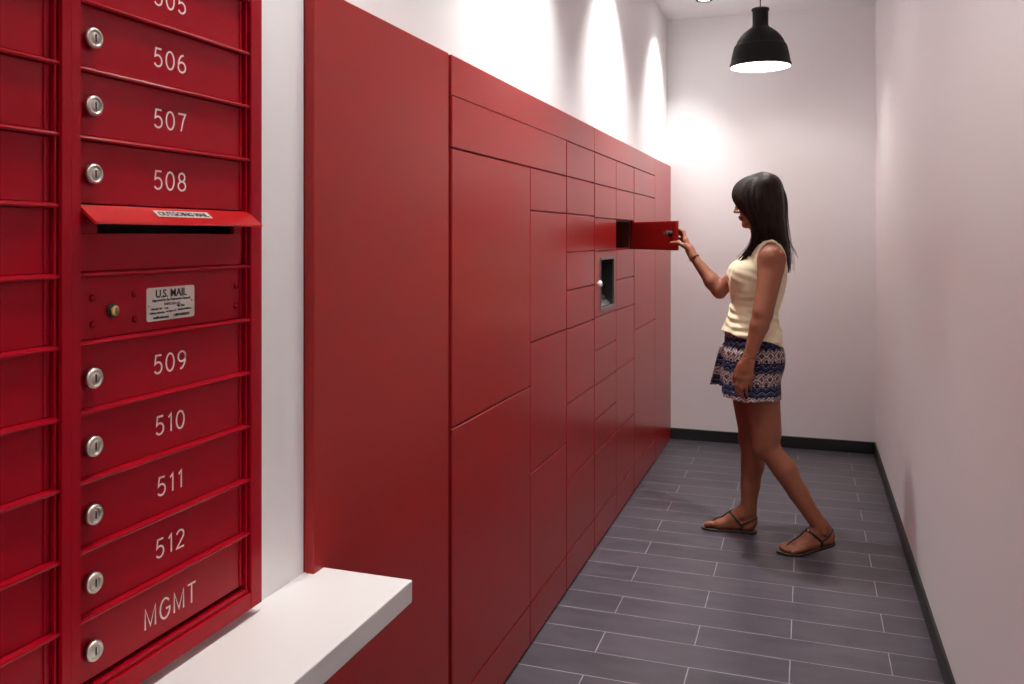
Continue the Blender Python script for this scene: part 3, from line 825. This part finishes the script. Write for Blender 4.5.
# lips
for p in bo.data.polygons:
    c = np.array(p.center) + np.array(PO) - HC
    f, s_, u = c@HF, c@HS, c@HU
    if f > .100 and abs(u+.070) < .0125*(1-(s_/.026)**2 if abs(s_) < .026 else 0): p.material_index = 1
for s_ in (-1, 1):
    e_ = MB(); c = hp(.0800, s_*.031, .000)
    bmesh.ops.create_uvsphere(e_.bm, u_segments=20, v_segments=14, radius=.0112, matrix=Matrix.Translation(c))
    for f in e_.bm.faces:
        f.smooth = True
        d = nrm(np.array(f.calc_center_median())-c)
        f.material_index = 1 if d@nrm(HF+V3(0,0,-.55)) > .80 else 0
    e_.build('eye', [M['eye'], M['iris']], person)
    br_ = MB()
    pts = [body.project(hp(.098-.006*abs(t), s_*(.014+.030*t), .024+.006*math.sin(t*2.4)), .0008) for t in (0, .25, .5, .75, 1)]
    br_.tube([Vector(q) for q in pts], [.0016, .0024, .0024, .0018, .0008], 6).build('eyebrow', M['hair'], person)

# --- tank top
tk = torsof.crop((-.48, 3.80, .88), (.02, 4.22, 1.42))
for q in (LSH, RSH):
    tk.cone(NB+V3(0, 0, .006), q+V3(0, 0, .006), .040, .042, .04)
    tk.cone(V3(-.17, 4.0, 1.37), q+V3(0, 0, .010), .018, .022, .05)
tk.ell(V3(-.190, 4.0, 1.16) + TF*.080, (.050, .112, .085), .035, AX)
X, Y, Z = tk.xyz()
fr = (X+.19)*TF[0] + (Y-4.0)*TF[1]; sd = (X+.19)*TS[0] + (Y-4.0)*TS[1]
ang = np.arctan2(sd, fr)
low = np.clip((1.16-Z)/.10, 0, 1)
fold = np.sin(Z*190 + 2.2*np.sin(ang*2.0+.6) + 7*ang*.35) * (.5+.5*np.sin(Z*43+ang*3.1+1.0))
fold2 = np.sin(Z*120 - 5*ang + 1.5*np.sin(ang*5)) * (.5+.5*np.sin(ang*4.0+Z*20))
off = .0065 + .004*np.exp(-((Z-.955)/.03)**2) + .0042*low*fold + .0022*low*fold2 + np.clip((1.0-Z)/.07, 0, 1)*(.009+.004*np.cos(ang)) + .0016*np.sin(Z*150+ang*9)*np.clip((Z-1.16)/.02, 0, 1)*np.clip((1.24-Z)/.02, 0, 1)
tk.a = tk.a - off.astype(np.float32)
hem = .918 + .034*np.cos(ang) + .004*np.sin(ang*5)
tk.a = np.maximum(tk.a, hem - Z)
tk.a = np.maximum(tk.a, Z - 1.345)
# neckline: scoop in front, shallower behind
tk.ell(NB + TF*.055 + V3(0, 0, .025), (.085, .078, .085), .006, AX, 's')
tk.ell(NB - TF*.050 + V3(0, 0, .045), (.070, .078, .070), .006, AX, 's')
for q, ss in ((LSH, 1), (RSH, -1)):
    tk.ell(q + TS*ss*.022 + V3(0, 0, -.018), (.068, .070, .100), .005, AX, 's')
    tk.ell(q + TS*ss*.034 + V3(0, 0, .030), (.09, .066, .07), .005, AX, 's')
for ss in (1, -1):
    sp3 = []
    for fr_, sd_, z_ in ((.050, .080, 1.285), (.040, .088, 1.315), (.020, .092, 1.335), (.0, .093, 1.345), (-.020, .092, 1.335), (-.040, .088, 1.315), (-.055, .080, 1.285)):
        sp3.append(body.project(V3(-.168, 4.0, 0)+TF*fr_+TS*ss*sd_+V3(0, 0, z_), .0015))
    tk.chain(sp3, [.0075]*7, .003)
tk.mesh('tank_top', M['cream'], person, smooth=2)

# --- shorts
def shorts_mat():
    m = bpy.data.materials.new('ikat_print_fabric'); m.use_nodes = True; nt = m.node_tree; L = nt.links.new; N = nt.nodes.new
    b = nt.nodes['Principled BSDF']; b.inputs['Roughness'].default_value = .85; b.inputs['Specular IOR Level'].default_value = .2
    tc = N('ShaderNodeTexCoord'); sx = N('ShaderNodeSeparateXYZ'); L(tc.outputs['Object'], sx.inputs[0])
    def mth(op, a, b_=None, c=None):
        n = N('ShaderNodeMath'); n.operation = op
        for i, v in enumerate((a, b_, c)):
            if v is None: continue
            if isinstance(v, (int, float)): n.inputs[i].default_value = v
            else: L(v, n.inputs[i])
        return n.outputs[0]
    nz = N('ShaderNodeTexNoise'); nz.inputs['Scale'].default_value = 60; nz.inputs['Detail'].default_value = 3; L(tc.outputs['Object'], nz.inputs['Vector'])
    wob = mth('MULTIPLY', mth('SUBTRACT', nz.outputs['Fac'], .5), .016)
    an = mth('ARCTAN2', sx.outputs['Y'], mth('ADD', sx.outputs['X'], .03))
    u = mth('ADD', mth('MULTIPLY', an, .155), wob)
    v = mth('ADD', sx.outputs['Z'], mth('MULTIPLY', wob, .8))
    P = .032
    fu = mth('ABSOLUTE', mth('SUBTRACT', mth('FRACT', mth('DIVIDE', u, P)), .5))
    # big bands every 0.075 m: diamonds / dark zigzag
    vb = mth('FRACT', mth('DIVIDE', mth('ADD', v, .012), .100))
    fv = mth('ABSOLUTE', mth('SUBTRACT', mth('FRACT', mth('DIVIDE', mth('ADD', v, .012), .0500)), .5))
    dia = mth('ADD', fu, mth('MULTIPLY', fv, 1.2))
    r1 = N('ShaderNodeValToRGB'); e = r1.color_ramp; e.interpolation = 'CONSTANT'
    e.elements[0].position = 0; e.elements[0].color = (.20, .10, .09, 1)
    e.elements[1].position = .16; e.elements[1].color = (.03, .018, .022, 1)
    for p_, c_ in ((.28, (.52, .42, .40, 1)), (.52, (.16, .085, .08, 1)), (.66, (.50, .41, .40, 1)), (.84, (.05, .03, .035, 1))):
        q = e.elements.new(p_); q.color = c_
    L(dia, r1.inputs['Fac'])
    zz = mth('FRACT', mth('ADD', mth('DIVIDE', v, .023), mth('MULTIPLY', fu, 1.1)))
    r2 = N('ShaderNodeValToRGB'); e = r2.color_ramp; e.interpolation = 'CONSTANT'
    e.elements[0].position = 0; e.elements[0].color = (.012, .012, .022, 1)
    e.elements[1].position = .42; e.elements[1].color = (.03, .05, .20, 1)
    for p_, c_ in ((.66, (.012, .012, .02, 1)), (.84, (.30, .30, .42, 1)), (.93, (.015, .014, .022, 1))):
        q = e.elements.new(p_); q.color = c_
    L(zz, r2.inputs['Fac'])
    mk = mth('LESS_THAN', vb, .44)
    mx = N('ShaderNodeMix'); mx.data_type = 'RGBA'; L(mk, mx.inputs['Factor']); L(r1.outputs['Color'], mx.inputs['A']); L(r2.outputs['Color'], mx.inputs['B'])
    n2 = N('ShaderNodeTexNoise'); n2.inputs['Scale'].default_value = 170; n2.inputs['Detail'].default_value = 2; L(tc.outputs['Object'], n2.inputs['Vector'])
    mr = N('ShaderNodeMapRange'); mr.inputs['From Min'].default_value = .35; mr.inputs['From Max'].default_value = .65; mr.inputs['To Min'].default_value = .35; mr.inputs['To Max'].default_value = 1.1
    L(n2.outputs['Fac'], mr.inputs['Value'])
    vm = N('ShaderNodeVectorMath'); vm.operation = 'SCALE'; L(mx.outputs['Result'], vm.inputs[0]); L(mr.outputs['Result'], vm.inputs['Scale'])
    L(vm.outputs['Vector'], b.inputs['Base Color'])
    return m
M['shorts'] = shorts_mat()
sk = Field((-.50, 3.74, .62), (.0, 4.28, .99), .0032)
X, Y, Z = sk.xyz()
def flare(c0, c1, z0, z1, a0, b0, a1, b1, ph, amp, n):
    t = np.clip((z0-Z)/(z0-z1), 0, 1.2)
    cx = c0[0]+(c1[0]-c0[0])*t; cy = c0[1]+(c1[1]-c0[1])*t
    a = a0+(a1-a0)*t; b_ = b0+(b1-b0)*t
    th = np.arctan2((Y-cy)/b_, (X-cx)/a)
    front = .45+.55*np.clip(-np.cos(th), 0, 1)
    rr = 1 + amp*front*t**.8*(np.sin(n*th+ph)+.45*np.sin((n*2-1)*th+ph*2.1))
    q = np.sqrt(((X-cx)/a)**2+((Y-cy)/b_)**2)
    return (q/rr-1)*np.minimum(a, b_)
dL = flare((-.236, 3.950), (-.232, 3.925), .93, .655, .118, .110, .122, .122, .8, .085, 9)
dR = flare((-.250, 4.050), (-.292, 4.088), .93, .680, .120, .110, .128, .114, 2.1, .110, 9)
dW = (np.sqrt(((X+.242)/.111)**2+((Y-4.0)/.142)**2)-1)*.111
up_ = np.clip((Z-.872)/.035, 0, 1)
def smin(a, b_, k):
    h_ = np.clip(.5+.5*(a-b_)/k, 0, 1); return a*(1-h_)+b_*h_-k*h_*(1-h_)
outer = smin(dL, dR, .012)
outer = outer*(1-up_) + dW*up_
from_t = Field((-.50, 3.74, .62), (.0, 4.28, .99), .0032)
torso(from_t)
for h_, k_ in ((RH, RK), (LH, LK)): from_t.cone(h_, k_+V3(0, 0, .02), .093, .057, .03)
up2 = np.clip((Z-.918)/.022, 0, 1)
outer = smin(outer, from_t.a - (.0080-.0040*np.clip((Z-.885)/.012, 0, 1))*(1-up2) + .006*up2, .006)
inner = outer + .006
hemL = np.where(dL < dR, .669, .694) + .004*np.sin(30*X) - .006*np.clip((X+.30)/.2, 0, 1)
d = np.maximum(outer, hemL-Z); d = np.maximum(d, Z-.962)
d = np.maximum(d, -np.maximum(inner, Z-.90))
sk.a = np.clip(d, -.05, .05).astype(np.float32)
# keep the seat close to the body
sk.mesh('shorts', M['shorts'], person, smooth=2)

# --- bracelets
def ring(name, c, ax, r, n, rad, m, g=body, off=.001):
    c = np.array(c); ax = nrm(ax); u = nrm(np.cross(ax, (0.3, .2, 1) if abs(ax[2]) < .9 else (1, 0, 0))); v = np.cross(ax, u)
    pts = []
    for i in range(n+1):
        a = 2*pi*i/n; pts.append(g.project(c+(u*math.cos(a)+v*math.sin(a))*r, off))
    return MB().tube([Vector(q) for q in pts], rad, 8, cap=False).build(name, m, person)
ring('bracelet', RW+(RE-RW)*.05, RW-RE, .03, 28, .0032, M['thread'])
ring('bracelet', LW+(LE-LW)*.06, LW-LE, .03, 28, .0018, M['thread'])

# --- sandals
def sandal(F, nm):
    s_ = MB(); N_ = 44; rows = []
    # footprint outline, half widths on each side of the foot axis
    prof = [(-.006, .006, -.006), (.000, .020, -.020), (.015, .029, -.029), (.045, .031, -.031), (.085, .029, -.033), (.125, .035, -.040),
            (.165, .042, -.047), (.195, .041, -.047), (.215, .036, -.040), (.232, .030, -.020), (.243, .020, -.004), (.247, .010, .003)]
    top, bot = [], []
    for t, a, b_ in prof:
        rt = []; rb = []
        for k in range(7):
            q = a+(b_-a)*k/6; p = F.P(t, q, -.0005)
            rt.append(s_.bm.verts.new(p)); rb.append(s_.bm.verts.new(p-UP*.0085))
        top.append(rt); bot.append(rb)
    for i in range(len(prof)-1):
        for k in range(6):
            f = s_.bm.faces.new((top[i][k], top[i][k+1], top[i+1][k+1], top[i+1][k])); f.material_index = 1; f.smooth = True
            f = s_.bm.faces.new((bot[i][k], bot[i+1][k], bot[i+1][k+1], bot[i][k+1])); f.smooth = True
        for k, fl in ((0, 0), (6, 1)):
            s_.bm.faces.new((top[i][k], top[i+1][k], bot[i+1][k], bot[i][k]))
    for i in (0, -1):
        for k in range(6): s_.bm.faces.new((top[i][k], top[i][k+1], bot[i][k+1], bot[i][k]))
    o = s_.build('sandal', [M['leather'], M['soleb']], person)
    def strap(pts, w=.0052, name='strap'):
        # smooth path hugging the skin
        P = []
        for a, b_ in zip(pts, pts[1:]):
            for k in range(8): P.append(np.array(a)+(np.array(b_)-np.array(a))*k/8)
        P.append(np.array(pts[-1]))
        for _ in range(4): P = [P[0]]+[(P[i-1]+P[i]*2+P[i+1])/4 for i in range(1, len(P)-1)]+[P[-1]]
        Q = []
        for q in P:
            if body.at(q) < .030: q = body.project(q, .0016)
            Q.append(Vector(q))
        MB().tube(Q, w, 8).build(name, M['leather'], o)
    top_ = F.P(.118, .004, .082)
    for sg in (1, -1):
        side = F.P(.062, sg*.040, .030)
        strap([top_, F.P(.092, sg*.034, .062), side])
        strap([side, F.P(.030, sg*.038, .050), F.P(.004, sg*.018, .062), F.P(-.006, 0, .064)], .0036)
        strap([side, F.P(.062, sg*.036, .012), F.P(.062, sg*.030, .0)], .0050)
    strap([top_, F.P(.150, .008, .055), F.P(.185, .0095, .040), F.P(.200, .0095, .016)], .0036, 'thong')
    c = body.project(F.P(.112, -.012, .080), .006)
    k = MB(); bmesh.ops.create_uvsphere(k.bm, u_segments=12, v_segments=8, radius=.0042, matrix=Matrix.Translation(Vector(c)))
    k.build('stud', M['chrome'], o)
sandal(FR, 'r'); sandal(FL, 'l')

# --- hair
hf = Field((-.36, 3.84, 1.17), (.0, 4.16, 1.70), .0028)
hf.ell(hp(-.012, 0, .018), (.096, .080, .092), .004, HX)
GD = [  # guide curves from the crown, near side front to back
 [(-.205,3.985,1.652), (-.258,3.960,1.632), (-.297,3.950,1.600), (-.306,3.938,1.552), (-.276,3.930,1.502), (-.238,3.922,1.455), (-.222,3.918,1.400), (-.240,3.916,1.335), (-.293,3.925,1.278)],
 [(-.198,3.982,1.654), (-.238,3.944,1.630), (-.263,3.920,1.588), (-.268,3.908,1.540), (-.246,3.906,1.490), (-.224,3.906,1.440), (-.212,3.910,1.385), (-.232,3.908,1.325), (-.276,3.915,1.270)],
 [(-.190,3.982,1.656), (-.208,3.942,1.632), (-.218,3.912,1.585), (-.222,3.900,1.540), (-.214,3.899,1.480), (-.204,3.904,1.425), (-.198,3.915,1.375), (-.205,3.912,1.330), (-.235,3.908,1.290)],
 [(-.180,3.985,1.656), (-.168,3.945,1.632), (-.162,3.914,1.585), (-.160,3.901,1.535), (-.158,3.902,1.475), (-.152,3.910,1.415), (-.142,3.925,1.365), (-.125,3.940,1.310), (-.108,3.950,1.255)],
 [(-.176,3.990,1.656), (-.142,3.962,1.632), (-.120,3.938,1.580), (-.113,3.928,1.530), (-.112,3.928,1.465), (-.106,3.938,1.400), (-.098,3.950,1.340), (-.088,3.960,1.280), (-.086,3.965,1.235)],
 [(-.174,4.000,1.656), (-.134,3.992,1.632), (-.108,3.987,1.580), (-.098,3.984,1.530), (-.098,3.984,1.460), (-.092,3.986,1.395), (-.084,3.990,1.330), (-.078,3.993,1.270), (-.080,3.995,1.215)]]
GF = [[(x, 8.0-y, z) for x, y, z in g] for g in GD[::-1]]
for g in GF[-3:]:                                 # far side front stays behind the shoulder line
    pass
def lerpg(gs, t):
    t = t*(len(gs)-1); i = min(int(t), len(gs)-2); f = t-i
    return [np.array(a)*(1-f)+np.array(b_)*f for a, b_ in zip(gs[i], gs[i+1])]
def smooth_curve(P, n=3):
    out = []
    m_ = len(P)
    for i in range(m_-1):
        p0 = P[max(i-1, 0)]; p1 = P[i]; p2 = P[i+1]; p3 = P[min(i+2, m_-1)]
        for k in range(n):
            t = k/n
            out.append(.5*((2*p1)+(-p0+p2)*t+(2*p0-5*p1+4*p2-p3)*t*t+(-p0+3*p1-3*p2+p3)*t**3))
    out.append(P[-1]); return out
rng = random.Random(11)
ALL = GD + GF
NC = 64
for c in range(NC):
    t = c/(NC-1); P = smooth_curve(lerpg(ALL, t), 4)
    jit = V3(rng.uniform(-.003, .003), rng.uniform(-.003, .003), 0)
    end = len(P) - rng.choice((0, 0, 1, 2, 4))
    P = [p + jit*(i/len(P))*2.0 for i, p in enumerate(P)][:end]
    r0 = rng.uniform(.0095, .0120)
    rs = [r0*min(1, .8+.05*i)*(1-.78*max(0, (i/(len(P)-1)-.55)/.45)) for i in range(len(P))]
    # keep the strand just inside the guide surface
    hf.chain(P, rs, .004)
# inner mass under the strands, behind the face and around the neck
for ya in (3.935, 3.965, 4.0, 4.035, 4.065):
    hf.chain([V3(-.16, ya, 1.60), V3(-.150, ya, 1.50), V3(-.135, ya, 1.42), V3(-.110, ya, 1.34), V3(-.088, ya*.7+1.2, 1.26)], [.05, .045, .036, .026, .010], .02)
# open the face
hf.ell(hp(.075, 0, -.065), (.062, .072, .078), .006, HX, 's')
ho = hf.mesh('hair', M['hair'], person, smooth=1)
st = MB()
for c in range(230):
    t = rng.random(); P = smooth_curve(lerpg(ALL, t), 4)
    o_ = V3(rng.gauss(0, .0028), rng.gauss(0, .0035), 0)
    cen = V3(-.19, 4.0, 0)
    Q = []
    for i, p in enumerate(P):
        rad = nrm(V3(p[0]-cen[0], p[1]-cen[1], 0)); Q.append(p + rad*.0095 + o_*(i/len(P))*2.2)
    Q = Q[rng.choice((2, 4, 7)):len(Q)-rng.choice((0, 1, 3))]
    w0 = rng.uniform(.0007, .0015)
    st.tube([Vector(q) for q in Q], [w0*(1-.75*i/(len(Q)-1)) for i in range(len(Q))], 4, cap=False)
for k in range(4):                                # fly-away hairs at the back
    a = V3(-.092, 4.0-.01*k, 1.44-.01*k)
    Q = [a, a+V3(.010, 0, -.05), a+V3(.026+.003*k, 0, -.095), a+V3(.046+.003*k, 0, -.128)]
    st.tube([Vector(q) for q in smooth_curve(Q, 4)], [.0008]*13, 4, cap=False)
so = st.build('hair_strands', M['hair'], ho)
